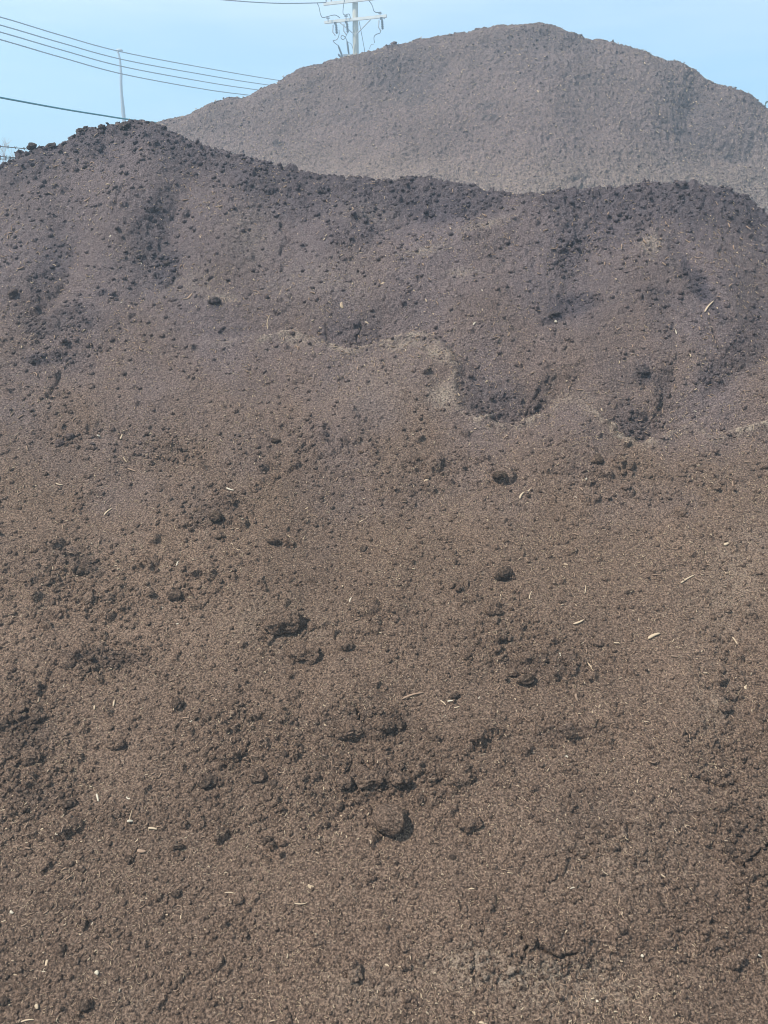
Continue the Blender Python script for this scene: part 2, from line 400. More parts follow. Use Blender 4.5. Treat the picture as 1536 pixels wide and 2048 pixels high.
for (u,v,a,b,an,s) in DAMP:
    f = sstep(0.15, 0.80, blob(U, V, u, v, a, b, an) + edge*1.3)*s*front
    damp = np.maximum(damp, f); rough = np.maximum(rough, 0.75*f/max(s, .5))
# pale fibre-rich crests
cl = cw*inU*np.exp(-(dist_c/11.0)**2)*(0.35 + 0.65*sstep(-0.15, 0.5, pnoise(U/55.0, V/90.0 + 4)))
dry = np.maximum(dry, 0.78*cl*sstep(-0.45, 0.35, fbm(U/16.0, V/16.0, 3)))
for (u,v,a,b,an,s) in [(870,710,30,14,35,.5),(885,790,26,22,0,.55),(810,690,40,12,-15,.4),(850,510,40,8,-12,.4),(920,552,26,8,0,.35),(1300,490,20,18,0,.5),(970,455,50,8,-20,.4),
        (560,1250,110,50,0,.12),(1060,1960,150,26,-5,.42),(940,1930,80,34,0,.36),(1130,1990,170,40,0,.25),(1240,1720,120,90,0,.10),(380,560,60,30,0,.15),(440,590,30,10,0,.35),(590,680,40,10,10,.4),
        (1150,790,40,14,0,.35),(1500,846,50,8,-8,.5),(1470,1160,60,120,20,.15),(1420,1430,40,60,0,.15),(720,1980,80,40,0,.18),(270,2000,60,30,0,.1),
        (730,430,60,25,0,.15),(640,560,120,50,0,.12),(500,470,50,60,20,.15),(760,780,100,80,0,.10)]:
    dry = np.maximum(dry, s*np.clip(blob(U, V, u, v, a, b, an) + 0.5*edge, 0, 1)*front)
# clod fields
ROUGH = [(120,1160,150,70,0,.8),(230,1200,120,50,0,.9),(200,1320,140,40,0,.9),(70,1450,90,120,0,.9),(60,1600,120,60,0,.9),(430,1020,80,50,-20,.8),
         (500,1480,160,80,0,.7),(720,1560,190,90,0,1.0),(500,1590,150,60,0,.7),(1080,1310,150,70,10,.8),(950,1180,80,50,0,.4),(560,1290,80,70,0,.5),
         (720,1450,130,50,0,.9),(870,940,170,45,0,.7),(640,900,140,60,0,.6),(1230,940,140,45,0,.7),(1130,1460,170,40,-5,.8),(1480,1500,90,260,0,.8),
         (1380,1860,200,120,0,.7),(1230,1700,170,60,0,.6),(1050,1900,280,90,0,.6),(300,1640,240,30,0,.7),(140,870,120,40,0,.3),(300,900,90,50,0,.5),
         (1350,960,150,60,0,.4),(360,1140,160,70,0,.7),(1500,1700,80,80,0,.8),(120,670,70,60,0,.8),(500,380,90,60,0,.6),(780,1250,120,70,0,.5)]
for (u,v,a,b,an,s) in ROUGH:
    rough = np.maximum(rough, s*np.clip(blob(U, V, u, v, a, b, an)*1.2 + edge, 0, 1)*front)
rough = np.clip(rough*(0.75 + 0.5*fbm(XX*5, YY*6, 3)) + 0.30*np.maximum(0, fbm(XX*3.3+7, YY*4.1, 3)) + 0.02, 0, 1)*(1 - 0.30*(1 - sstep(600, 760, V)))

SL = 1.2
xs, ys = XX, YY*SL
wx = xs + 0.014*pnoise(xs*31, ys*31) + 0.0045*pnoise(xs*110, ys*110+5); wy = ys + 0.014*pnoise(xs*31+50, ys*31) + 0.0045*pnoise(xs*110+50, ys*110)
sp = np.interp(YY, [0.9, 1.2, 5.4, 9], [.004, .0026, .0100, .06])      # grid spacing, to fade what it cannot carry
def fade(wl): return sstep(1.6, 3.2, wl/sp)
micro  = 0.020*fbm(xs*5.5, ys*5.5, 2)*(0.25 + 0.75*rough)
micro += 0.0075*pnoise(xs*24, ys*24)*(0.14 + 0.86*rough)
micro += 0.0046*pnoise(wx*58+9, wy*58)*(0.34 + 0.66*rough)
micro += 0.0032*pnoise(wx*125, wy*125+7)*(0.8 + 0.5*fbm(XX*4, YY*5+3, 2))*fade(0.008)
far_in = 1 + 1.5*sstep(2.2, 4.6, YY)
micro += 0.0030*pnoise(xs*58+30, ys*58)*(far_in - 1) + 0.0045*pnoise(xs*24+30, ys*24)*(far_in - 1)
micro += 0.0026*pnoise(wx*230, wy*230)*fade(0.0043)
lp  = 0.085*0.65*lumps(wx/0.085, wy/0.085, 0.22*rough**2, 11)
lp  = np.maximum(lp, 0.046*0.95*lumps(wx/0.046+.3, wy/0.046, 0.002 + 0.34*rough**1.7, 23))
lp  = np.maximum(lp, 0.027*0.95*lumps(wx/0.027+.7, wy/0.027, 0.01 + 0.40*rough**1.2, 37))
lp  = np.maximum(lp, 0.0155*0.60*lumps(wx/0.0155, wy/0.0155+.2, 0.05 + 0.30*(far_in-1) + 0.60*rough, 51)*fade(0.012))
lp += 0.0090*0.45*lumps(wx/0.009, wy/0.009, 0.7, 77)*fade(0.007)
# jagged clods along the very top
top = np.exp(-((YY - RD)/0.13)**2)
lp += top*(0.075*0.45*lumps(wx/0.075, wy/0.075, np.full_like(wx, .40), 91) + 0.038*0.5*lumps(wx/0.038, wy/0.038, np.full_like(wx, .55), 95))
micro += lp
# cracks: thin dark fissures in the slumped face
def crack(pts, width, depth):
    global micro
    for (a, b) in zip(pts[:-1], pts[1:]):
        ax, ay = a; bx, by = b; L2 = (bx-ax)**2 + (by-ay)**2
        m_ = (U > min(ax,bx)-30) & (U < max(ax,bx)+30) & (V > min(ay,by)-30) & (V < max(ay,by)+30)
        uu = U[m_] + 3.5*pnoise(U[m_]/9, V[m_]/9); vv = V[m_] + 3.5*pnoise(U[m_]/9+7, V[m_]/9)
        t = np.clip(((uu-ax)*(bx-ax) + (vv-ay)*(by-ay))/L2, 0, 1)
        d = np.hypot(uu - ax - t*(bx-ax), vv - ay - t*(by-ay))
        micro[m_] -= depth*np.exp(-(d/width)**2)*front[m_]
CR = [([(1422,640),(1440,690),(1470,700)],2.6,.02),([(1390,700),(1440,715),(1455,712)],2.4,.015),([(650,640),(655,670),(690,700)],2.4,.015),
      ([(720,640),(700,690)],2.2,.014),([(1330,740),(1332,790),(1310,820)],2.2,.009),([(1080,770),(1060,800)],2.4,.015),
      ([(1040,1880),(1050,1905),(1040,1930)],3.2,.02),([(1070,1905),(1110,1925),(1150,1918)],3.0,.02),([(1470,1720),(1490,1730),(1536,1690)],3.5,.025),
      ([(1140,1710),(1165,1722),(1180,1715)],3,.018),([(715,1420),(718,1450),(705,1475)],3.5,.03),([(120,760),(95,800)],3,.02),
      ([(560,440),(575,470),(560,500)],3,.015),([(250,380),(230,420)],2.5,.012),([(1380,1560),(1450,1575),(1480,1560)],3,.018)]
for c in CR: crack(*c)

P0 = np.stack([XX, YY, ZZ], -1); Nb = normals(P0)
P1 = P0 + Nb*(rel)[...,None]; Nn = normals(P1)
PN = P1 + Nn*micro[...,None]
# keep the underside of the strip below the yard
near_o = mesh_np('compost_heap', PN.reshape(-1,3), grid_faces(*XX.shape), True, M_near)
tag(near_o, 'near brown compost heap filling the foreground, with a dark jagged ridge', 'heap')
veil = (1 - sstep(400, 1150, V + 260*fbm(U/150.0, V/150.0, 3)))*inU  # mask of the painted haze veil, growing towards the ridge
for nm, arr in (('damp', damp), ('dry', dry), ('veil_tint', veil)):
    at_ = near_o.data.attributes.new(nm, 'FLOAT', 'POINT'); at_.data.foreach_set('value', arr.astype(np.float32).ravel())
UN, VN = project(PN[...,0], PN[...,1], PN[...,2])
i0 = int(np.searchsorted(Y1, 1.0))
def on_near(u, v):
    """surface point and smooth normal of the near heap under a photo pixel"""
    q, _ = ray(u, v); j = int(np.clip(np.interp(float(q), Q1, np.arange(len(Q1))), 0, len(Q1)-1))
    col = VN[i0:, j]; lim = int(np.searchsorted(Y1, np.interp(float(q), dq, dd)) - i0)
    i = int(np.argmin(np.abs(col[:max(lim,5)] - v))) + i0
    return Vector(PN[i, j]), Vector(Nn[i, j])

# ------------------------------------------------------------------ far heap
FR = [(-500,600),(0,430),(200,300),(290,244),(340,236),(400,219),(440,204),(490,193),(520,178),(560,162),(620,143),(690,121),(740,101),(775,84),(800,78),(850,72),
      (900,69),(955,60),(1010,51),(1060,48),(1110,52),(1160,62),(1200,80),(1240,91),(1300,111),(1350,131),(1400,149),(1450,175),(1500,202),(1536,226),(1700,300),(2100,480)]
fu = np.array([p[0] for p in FR], float); fv = np.array([p[1] for p in FR], float)
fq, fm = ray(fu, fv)
def far_ridge(q):
    D = 13.6 - 1.1*math.exp(-((q-0.17)/0.22)**2)*0.0 - 0.7*abs(q-0.15); z = CAM.z + np.interp(q, fq, fm)*D + 0.02
    return D, max(z, -0.3)
def far_knots(q):
    D, z = far_ridge(q); h = z + 0.3
    return [D-h/0.70-1.5, D-h/0.70, D-h*0.30/0.74, D-0.35, D+0.35, D+h/0.75, D+h/0.75+1], [-0.4, -0.3, z-h*0.30+0.10, z-0.06, z-0.06, -0.3, -0.4]
qf = np.linspace(-1.4, 1.6, 700); Yf = np.arange(3.0, 23.0, 0.02)
TF = base_table(far_knots, qf, Yf, 41)
Q2 = np.concatenate([np.linspace(-1.3, -0.47, 60)[:-1], np.linspace(-0.47, 0.60, 1000), np.linspace(0.60, 1.5, 60)[1:]])
rows = [5.5]
while rows[-1] < 22.5:
    y = rows[-1]; rows.append(y + (0.05 if y < 8.0 else (0.016 if y < 14.0 else min(0.15, 0.02*(1 + (y-14)*3)))))
Y2 = np.array(rows)
Q2g, Y2g = np.meshgrid(Q2, Y2); X2 = Q2g*Y2g; Z2 = bilinear(TF, qf, Yf, Q2g, Y2g)
U2, V2 = project(X2, Y2g, Z2)
edge2 = 0.30*fbm(U2/24.0, V2/24.0, 3)
rel2 = 0.16*fbm(X2*0.45, Y2g*0.45, 3) + 0.05*fbm(X2*1.7+8, Y2g*1.7, 3)
for (u,v,a,b,an,amp) in [(800,160,60,90,20,-.12),(700,190,50,70,15,.10),(980,170,70,60,20,-.10),(1390,210,30,60,15,-.12),(1300,180,60,80,0,.08),(1450,310,80,30,0,-.08),(420,250,60,20,0,.05)]:
    rel2 += amp*blob(U2, V2, u, v, a, b, an)
FDR = np.array([far_ridge(q)[0] for q in Q2])[None,:]*np.ones_like(X2)
top2 = np.exp(-((Y2g - FDR)/0.5)**2)
damp2 = np.zeros_like(X2); rough2 = 0.15 + 0.6*top2
DAMP2 = [(800,120,90,50,10,.45),(1080,90,120,30,0,.45),(1400,230,60,60,10,.4),(700,230,60,30,0,.3),(830,160,50,40,15,.5),(810,175,30,20,0,.5),(980,230,20,8,0,.7),(970,205,18,10,0,.6),(1140,75,60,18,0,.5),(1390,210,30,34,10,.6),(1420,260,30,14,-20,.5),(1475,312,28,10,0,.7),
         (1280,188,8,5,0,.8),(870,130,40,30,0,.3),(555,285,12,7,0,.8),(565,308,8,5,0,.8),(1060,140,60,30,0,.3),(580,190,80,10,-20,.3),(450,240,50,10,-10,.3),(1370,255,14,10,0,.5),(1000,110,70,30,0,.25)]
for (u,v,a,b,an,s) in DAMP2:
    f = sstep(0.25, 0.6, blob(U2, V2, u, v, a, b, an) + edge2)*s
    damp2 = np.maximum(damp2, f); rough2 = np.maximum(rough2, f*1.2)
damp2 = np.maximum(damp2, 0.35*sstep(0.35, 0.95, top2 + edge2)) * (Y2g < FDR + 1)
dry2 = 0.22*sstep(260, 390, V2 + 60*edge2)*(Y2g < FDR) + 0.10
mi2 = 0.010*pnoise(X2*41, Y2g*47) + 0.05*fbm(X2*2.4, Y2g*2.9, 2)*(0.3+rough2) + 0.016*pnoise(X2*11, Y2g*13) + 0.010*pnoise(X2*23, Y2g*27+3)
w2x = X2 + .02*pnoise(X2*14, Y2g*14); w2y = Y2g*1.2
mi2 += 0.17*0.16*lumps(w2x/0.17, w2y/0.17, 0.04+0.25*rough2**2, 5)
mi2 += 0.085*0.22*lumps(w2x/0.085, w2y/0.085, 0.18+0.4*rough2, 6) + 0.045*0.55*lumps(w2x/0.045, w2y/0.045, 0.7+0*rough2, 8)
P2 = np.stack([X2, Y2g, Z2], -1); N2 = normals(P2); P2 = P2 + N2*rel2[...,None]; N2 = normals(P2); PF = P2 + N2*mi2[...,None]
far_o = mesh_np('compost_heap', PF.reshape(-1,3), grid_faces(*X2.shape), True, M_far)
tag(far_o, 'far grey-brown compost heap, the tallest, with a rounded peak', 'heap')
for nm, arr in (('damp', damp2), ('dry', dry2)):
    at_ = far_o.data.attributes.new(nm, 'FLOAT', 'POINT'); at_.data.foreach_set('value', arr.astype(np.float32).ravel())
UF, VF = project(PF[...,0], PF[...,1], PF[...,2])
def on_far(u, v):
    q, _ = ray(u, v); j = int(np.clip(np.interp(float(q), Q2, np.arange(len(Q2))), 0, len(Q2)-1))
    lim = int(np.searchsorted(Y2, far_ridge(float(q))[0])); col = VF[:lim, j]
    i = int(np.argmin(np.abs(col - v))); return Vector(PF[i, j]), Vector(N2[i, j])

# ------------------------------------------------------------------ ground
gm, gt, gb = newmat('gravel_yard')
gn = gt.nodes.new('ShaderNodeTexNoise'); gn.inputs['Scale'].default_value = 3.0; gn.inputs['Detail'].default_value = 8
gr_ = gt.nodes.new('ShaderNodeValToRGB'); gr_.color_ramp.elements[0].color = (0.11,0.09,0.07,1); gr_.color_ramp.elements[1].color = (0.24,0.21,0.18,1)
gg = gt.nodes.new('ShaderNodeNewGeometry')
gt.links.new(gg.outputs['Position'], gn.inputs['Vector']); gt.links.new(gn.outputs['Fac'], gr_.inputs['Fac']); gt.links.new(gr_.outputs['Color'], gb.inputs['Base Color'])
gx = np.concatenate([-np.geomspace(200, 8, 22), np.linspace(-7, 7, 60), np.geomspace(8, 200, 22)])
GX, GY = np.meshgrid(gx, gx)
GZ = -0.10 + 0.03*fbm(GX*0.5, GY*0.5, 3)
tag(mesh_np('ground', np.stack([GX, GY, GZ], -1).reshape(-1,3), grid_faces(*GX.shape), True, gm), kind='structure')

# ------------------------------------------------------------------ clods
import bmesh
def ico(sub):
    bm = bmesh.new(); bmesh.ops.create_icosphere(bm, subdivisions=sub, radius=1.0)
    v = np.array([x.co[:] for x in bm.verts]); f = np.array([[q.index for q in p.verts] for p in bm.faces]); bm.free(); return v, f
ICO = {k: ico(k) for k in (1, 2, 3, 4, 5)}
def clod_shape(sub, seed, bumps=0.22, broad=0.55):
    v, f = ICO[sub]; s = seed*3.7
    n = (fbm(v[:,0]*1.1+s, v[:,1]*1.1+v[:,2]*1.7+s, 2)*broad + bumps*fbm(v[:,0]*3.1+v[:,2]*1.9+s, v[:,1]*3.1-v[:,2]*2.3, 3, .65)
         + bumps*0.9*lumps(v[:,0]*2.4+v[:,2]*1.1+s, v[:,1]*2.4-v[:,2]*1.3, np.full(len(v), .8), seed % 50))
    return v*(1 + n[:,None]), f
def frame(n, ang):
    n = n.normalized(); t = n.cross(Vector((0,1,0.3))).normalized(); b = n.cross(t)
    x = t*math.cos(ang) + b*math.sin(ang); y = n.cross(x)
    return Matrix((x, y, n)).transposed()
def px(d): return d/FPX
def make_clod(name, u, v, wpx, asp, ang, mat, label, group=None, flatn=0.62, sink=0.30, sub=4, seed=None, where=on_near, zs=1.0):
    p, n = where(u, v); r = wpx*0.5*px((p-CAM).length)
    sh, f = clod_shape(sub, seed if seed is not None else random.randrange(999)) if wpx < 62 else clod_shape(sub, 8 + (seed or 0), .07 if seed == 3 else .14, .22 if seed == 3 else .45)
    R = np.array(frame(n, ang))
    V_ = (sh*np.array([r, r*asp, r*flatn*zs])) @ R.T
    loc = p + n*(r*flatn*(1-2*sink)) + Vector((0, 0, -0.0))
    me_o = mesh_np(name, V_, f, True, mat); me_o.location = loc
    tag(me_o, label, 'clod', group); return me_o
G_cl = 'soil clods lying on the near heap'
BIG = [ # u, v, width px, aspect, angle deg, dark?, sink, label
 (779,1648,66,0.85,20,0,.12,'largest round clod low in the middle of the near heap, its black shadow at right'),
 (805,1629,17,1.3,70,1,.15,'small black lump touching the upper right of the largest round clod'),
 (841,1600,22,0.55,100,1,.2,'elongated dark clod standing upright just above the largest round clod'),
 (941,1650,44,0.6,-5,0,.3,'flat low clod with a dark right tip, right of the largest round clod'),
 (957,1647,16,1.1,60,1,.25,'small black nub at the right tip of the flat low clod'),
 (1009,1152,40,0.55,-25,1,.2,'oblong black clod sitting alone on the smooth slope, centre right'),
 (1000,952,28,0.6,0,1,.35,'small rounded dark clod on the slope below the right crest line'),
 (564,1248,78,0.62,-8,0,.35,'broad domed clod left of centre with a black gap under its lower edge'),
 (612,1308,62,0.7,20,0,.40,'broad clod with dark lower rim, just below the domed clod'),
 (693,1293,30,0.8,0,0,.30,'round clod with a dark blue-grey underside, right of the broad rimmed clod'),
 (358,1410,26,0.8,50,1,.2,'hollow-looking black curled clod on the left middle slope'),
 (418,1567,34,0.7,-20,1,.25,'black clod with a bright edge in the left cluster of clods'),
 (515,1548,36,0.8,30,0,.28,'knobbly clod right of the black bright-edged clod'),
 (742,1562,54,0.6,0,0,.41,'wide clod with pink-tinged fibres on top, above the largest round clod'),
 (800,1562,40,0.6,5,0,.38,'clod with a black crack below it, directly right of the pink-fibred clod'),
 (690,1565,30,0.9,0,0,.35,'purplish round clod left of the pink-fibred clod'),
 (700,1460,54,0.7,0,0,.41,'cracked broad clod in the centre row of clods, left of the fissure'),
 (765,1453,46,0.6,0,0,.40,'cracked broad clod in the centre row of clods, right of the fissure'),
 (800,1452,24,0.8,0,1,.3,'small dark clod ending the centre row on its right side'),
 (140,1610,26,0.6,-20,1,.3,'dark clod near the left edge casting a wedge of shadow'),
 (70,1516,32,0.8,0,0,.3,'round clod close to the left edge among black hollows'),
 (75,1438,26,0.6,-25,1,.3,'flattened dark clod near the left edge above the black hollows'),
 (235,1490,34,0.6,0,0,.35,'clod above a small black slot in the left middle slope'),
 (1055,1362,36,0.5,-10,1,.25,'lowest dark clod of the right central cluster'),
 (1052,1318,36,0.6,-10,0,.3,'clod topping the right central cluster of dark clods'),
 (1140,1472,24,0.6,0,1,.25,'black clod at the right end of a short dark row, right of centre'),
 (1064,1578,20,0.8,0,0,.25,'lone round clod on the smooth right slope'),
 (352,1787,17,0.7,-20,1,.25,'small dark clod alone on the smooth lower left slope'),
 (262,1719,15,0.9,20,1,.25,'small dark clod beside a pale straw on the lower left slope'),
 (358,1692,18,0.6,0,1,.3,'dark clod at the lower rim of the left clod field'),
 (536,1684,22,0.7,-30,1,.25,'black clod, left one of a pair under the centre left field'),
 (566,1688,18,0.6,-10,0,.25,'brown clod, right one of a pair under the centre left field'),
 (172,2011,20,0.9,0,1,.25,'dark clod close to the bottom edge at the left'),
 (10,2003,13,0.9,0,1,.25,'tiny black clod in the bottom left corner'),
 (433,1036,32,0.8,20,1,.3,'dark clod at the foot of a crumbly patch on the upper left slope'),
 (548,1084,30,0.5,0,0,.3,'shallow smooth clod above the straw fragments, left of centre'),
 (727,1098,14,1.2,30,1,.3,'small greenish-brown clod near the centre'),
 (165,1145,26,0.8,10,1,.3,'dark clod in the crumbly hollow of the left middle slope'),
 (355,1193,32,0.7,0,1,.3,'dark clod in the middle of the left crumbly field'),
 (985,1225,34,0.5,0,0,.35,'low clod with a dark lower lip, below the oblong black clod'),
 (430,605,22,0.6,-10,1,.3,'black damp clod high on the left face of the near heap'),
 (72,725,20,0.6,0,1,.3,'black damp clod near the left edge of the upper slope'),
 (1290,745,24,0.8,0,1,.3,'black damp clod in the right hollow above the crest'),
 (1110,632,24,0.5,-20,1,.3,'black damp clod beside a white chip on the right upper face'),
 (552,884,20,0.4,0,1,.35,'thin black clod in the upper centre slope'),
 (910,1395,20,0.6,-20,1,.2,'dark clod just above short pale splinters, right of centre'),
 (905,1713+1,12,0.8,0,1,.3,'tiny dark clod below the flat low clod'),
 (1165,1575,13,0.8,0,0,.3,'pebble-sized brown clod on the smooth right slope'),
]
for i, (u,v,wp_,asp,an,dk,sk_,lab) in enumerate(BIG):
    make_clod('soil_clod', u, v, wp_*0.95, asp, math.radians(-an), (M_dark_veil if dk else M_clod_veil) if v < 800 else (M_dark if dk else M_clod), lab, None, sink=0.20 if i == 0 else min(.45, sk_+.04), sub=5 if wp_ > 40 else 4, seed=i+3, flatn=0.78 if i == 0 else 0.66)
# clods perched on the skyline
for i, (u,v,wp_,z,lab) in enumerate([(166,261,13,1.5,'upright dark clod poking above the left ridge against the sky'),
        (177,257,14,1.4,'dark clod right of the upright one on the left ridge'),(68,288,14,1.2,'dark clod on the far left shoulder of the near ridge'),
        (104,288,16,1.0,'wide dark clod on the left shoulder of the near ridge'),(207,250,12,1.3,'pointed clod on the highest part of the left ridge'),
        (250,247,18,0.8,'flat clod on the left ridge at the foot of the street lamp')]):
    o = make_clod('soil_clod', u, v+8, wp_, 0.8, 0.3, M_dark_veil, lab, None, flatn=0.6*z, sink=0.22, sub=4, seed=70+i)
for i, (u,v,wp_,z,lab) in enumerate([(955,58,11,1.2,'stubby clod on the skyline left of the far peak'),(788,80,11,.7,'flat clod on the left shoulder of the far heap')]):
    make_clod('soil_clod', u, v+6, wp_, 0.8, 0.3, M_far, lab, None, flatn=0.6*z, sink=0.25, sub=3, seed=90+i, where=on_far)
# the smaller ones: templates copied in a loop
tmpl = []
for k in range(10):
    sh, f = clod_shape(3, 200+k); o = mesh_np('soil_clod', sh, f, True, M_dark if k % 6 == 3 else M_clod); tmpl.append(o)
W = np.clip(rough[i0:, :], 0, 1)[:, ::1]**2
def pick(weight_fn, n):
    out = []
    while len(out) < n:
        u = random.uniform(-20, 1556); v = random.uniform(420, 2060)
        if random.random() < weight_fn(u, v): out.append((u, v))
    return out
def rough_at(u, v):
    q, _ = ray(u, v); j = int(np.interp(float(q), Q1, np.arange(len(Q1)))); i = int(np.argmin(np.abs(VN[i0:i0+900, j] - v))) + i0
    return float(rough[i, j])
def zone(u, v):
    if v < 860: return 'small crumbly clod scattered on the steep upper face of the near heap'
    if v > 1680: return 'small crumbly clod scattered on the smooth bottom slope of the near heap'
    return ('small crumbly clod scattered in the left half of the middle slope' if u < 768
            else 'small crumbly clod scattered in the right half of the middle slope')
cnt = 0
for (u, v) in pick(lambda u, v: (0.01 + rough_at(u, v)**2.5)*(0.12 if v < 860 else 1), 235):
    k = random.randrange(10); s = tmpl[k]
    o = s if cnt < 10 and s.get('label') is None else s.copy()
    if o is not s: C.objects.link(o)
    p, n = on_near(u, v); wpx_ = min(26, 8 + random.expovariate(1/5.0)); r = 0.5*wpx_*px((p-CAM).length)
    fl = random.uniform(.5, .75)
    R = frame(n, random.uniform(0, 6.28)) @ Matrix.Diagonal((r, r*random.uniform(.6, 1), r*fl))
    o.matrix_world = Matrix.Translation(p + n*r*fl*0.30) @ R.to_4x4()
    if v < 900:
        o.material_slots[0].link = 'OBJECT'; o.material_slots[0].material = M_dark_veil if o.data.materials[0] is M_dark else M_clod_veil
    tag(o, zone(u, v), 'clod', G_cl); cnt += 1
for s in tmpl:
    if s.get('label') is None: bpy.data.objects.remove(s)

# crumbs nobody could count: one object per heap
def crumbs(name, label, P, Nrm, wts, n, smin, smax, mat, sub=1, power=3.2, att=()):
    flat_w = (wts/wts.sum()).ravel(); idx = RNG.choice(flat_w.size, n, p=flat_w)
    pos = P.reshape(-1,3)[idx]; nr = Nrm.reshape(-1,3)[idx]
    sh = [clod_shape(sub, 300+k, 0.5)[0] for k in range(6)]; f = ICO[sub][1]; nv = len(sh[0])
    dist = np.linalg.norm(pos - np.array(CAM), axis=1)
    sz = (smin + (smax-smin)*RNG.random(n)**power)*dist/FPX
    ang = RNG.uniform(0, 6.28, n)
    t = np.cross(nr, np.array([0.1, 1, 0.3])); t /= np.linalg.norm(t, axis=1, keepdims=True); b = np.cross(nr, t)
    x = t*np.cos(ang)[:,None] + b*np.sin(ang)[:,None]; y = np.cross(nr, x)
    V_ = np.zeros((n, nv, 3)); kk = RNG.integers(0, 6, n); asp = RNG.uniform(.6, 1, n); fl = RNG.uniform(.55, .85, n)
    for k in range(6):
        m_ = kk == k; s_ = sh[k]
        V_[m_] = (s_[None,:,0:1]*x[m_][:,None,:] + s_[None,:,1:2]*y[m_][:,None,:]*asp[m_][:,None,None] + s_[None,:,2:3]*nr[m_][:,None,:]*fl[m_][:,None,None])*sz[m_][:,None,None]*0.5
    V_ += (pos + nr*(sz*0.02)[:,None])[:,None,:]
    F_ = (f[None] + (np.arange(n)*nv)[:,None,None]).reshape(-1, 3)
    o = mesh_np(name, V_.reshape(-1,3), F_, False, mat)
    for nm, arr in att:
        a_ = o.data.attributes.new(nm, 'FLOAT', 'POINT'); a_.data.foreach_set('value', np.repeat(arr.ravel()[idx], nv).astype(np.float32))
    tag(o, label, 'crumbs', kind='stuff'); return o
vis = ((UN > -150) & (UN < 1690) & (VN < 2200) & (YY > 0.95) & (YY < RD + 0.1)).astype(float)
crumbs('soil_crumbs', 'loose brown crumbs covering the near compost heap', PN, Nn, vis*(0.12+rough**1.5), 34000, 2.0, 12.0, M_near, att=(('damp', damp), ('veil_tint', veil)))
crumbs('damp_crumbs', 'dark damp crumbs on the ridge and wet patches of the near heap', PN, Nn, vis*(0.01+damp)*(0.1+rough), 3500, 1.5, 7.0, M_near, att=(('damp', np.minimum(1, damp*1.15)), ('veil_tint', veil)))
vis2 = ((UF > -50) & (UF < 1600) & (Y2g < FDR + 0.3) & (VF < 460)).astype(float)
crumbs('soil_crumbs', 'loose grey-brown crumbs covering the far heap', PF, N2, vis2*(0.25+rough2), 9000, 1.2, 4.5, M_far, att=(('damp', damp2),))

# fibres, straws and chips
def slivers(name, label, P, Nrm, wts, n, lmin, lmax, wmin, wmax, mat, power=2.5, cat='wood chips'):
    flat_w = (wts/wts.sum()).ravel(); idx = RNG.choice(flat_w.size, n, p=flat_w)
    pos = P.reshape(-1,3)[idx]; nr = Nrm.reshape(-1,3)[idx]
    dist = np.linalg.norm(pos - np.array(CAM), axis=1)
    Ln = (lmin + (lmax-lmin)*RNG.random(n)**power)*dist/FPX; Wd = (wmin + (wmax-wmin)*RNG.random(n)**2)*dist/FPX
    Wd = np.minimum(Wd, Ln*0.7)
    ang = RNG.uniform(0, 6.28, n)
    t = np.cross(nr, np.array([0.1, 1, 0.3])); t /= np.linalg.norm(t, axis=1, keepdims=True); b = np.cross(nr, t)
    x = t*np.cos(ang)[:,None] + b*np.sin(ang)[:,None]
    x = x + nr*RNG.normal(0, .22, n)[:,None]; x /= np.linalg.norm(x, axis=1, keepdims=True); y = np.cross(nr, x)
    bend = RNG.normal(0, .16, n)
    secs = np.array([-0.5, -0.15, 0.2, 0.5]); V_ = np.zeros((n, 4, 3, 3))
    for i, s_ in enumerate(secs):
        w_ = (1.0, 1.1, .95, .45)[i]
        c = pos + x*(Ln*s_)[:,None] + y*(bend*Ln*(1-4*s_*s_))[:,None] + nr*(Wd*0.45)[:,None]
        V_[:, i, 0] = c + y*(Wd*.5*w_)[:,None]; V_[:, i, 1] = c + nr*(Wd*.5*w_)[:,None]; V_[:, i, 2] = c - y*(Wd*.5*w_)[:,None]
    ff = []
    for i in range(3):
        for k in range(3):
            a, b_ = i*3+k, i*3+(k+1) % 3; ff.append((a, b_, b_+3, a+3))
    F_ = (np.array(ff)[None] + (np.arange(n)*12)[:,None,None]).reshape(-1, 4)
    return tag(mesh_np(name, V_.reshape(-1,3), F_, False, mat), label, cat, kind='stuff')
fw = vis*(1 + 2.5*dry)*(1 - 0.6*damp)*np.clip(0.75 + 1.3*fbm(XX*2.6+40, YY*3.0, 4, .6), 0.1, 2.5)**1.5*(1 - 0.45*sstep(1500, 1900, V))
slivers('plant_fibres', 'fine straw-coloured fibres strewn over the near heap', PN, Nn, fw, 19000, 2.5, 8.5, 0.7, 1.3, M_straw)
slivers('bark_flakes', 'brown bark flakes strewn over the near heap', PN, Nn, fw, 5000, 3, 13, 1.2, 3.2, M_brownchip)
slivers('wood_flecks', 'tiny pale wood flecks strewn over the near heap', PN, Nn, fw, 2600, 2, 7, 1.2, 3.2, M_pale, 2.0)
slivers('plant_fibres', 'fine straw-coloured fibres strewn over the far heap', PF, N2, vis2, 5000, 2.0, 6.5, 0.7, 1.3, M_straw)
slivers('wood_flecks', 'tiny pale wood flecks strewn over the far heap', PF, N2, vis2, 600, 2.0, 5.0, 1.2, 2.6, M_pale, 2.0)

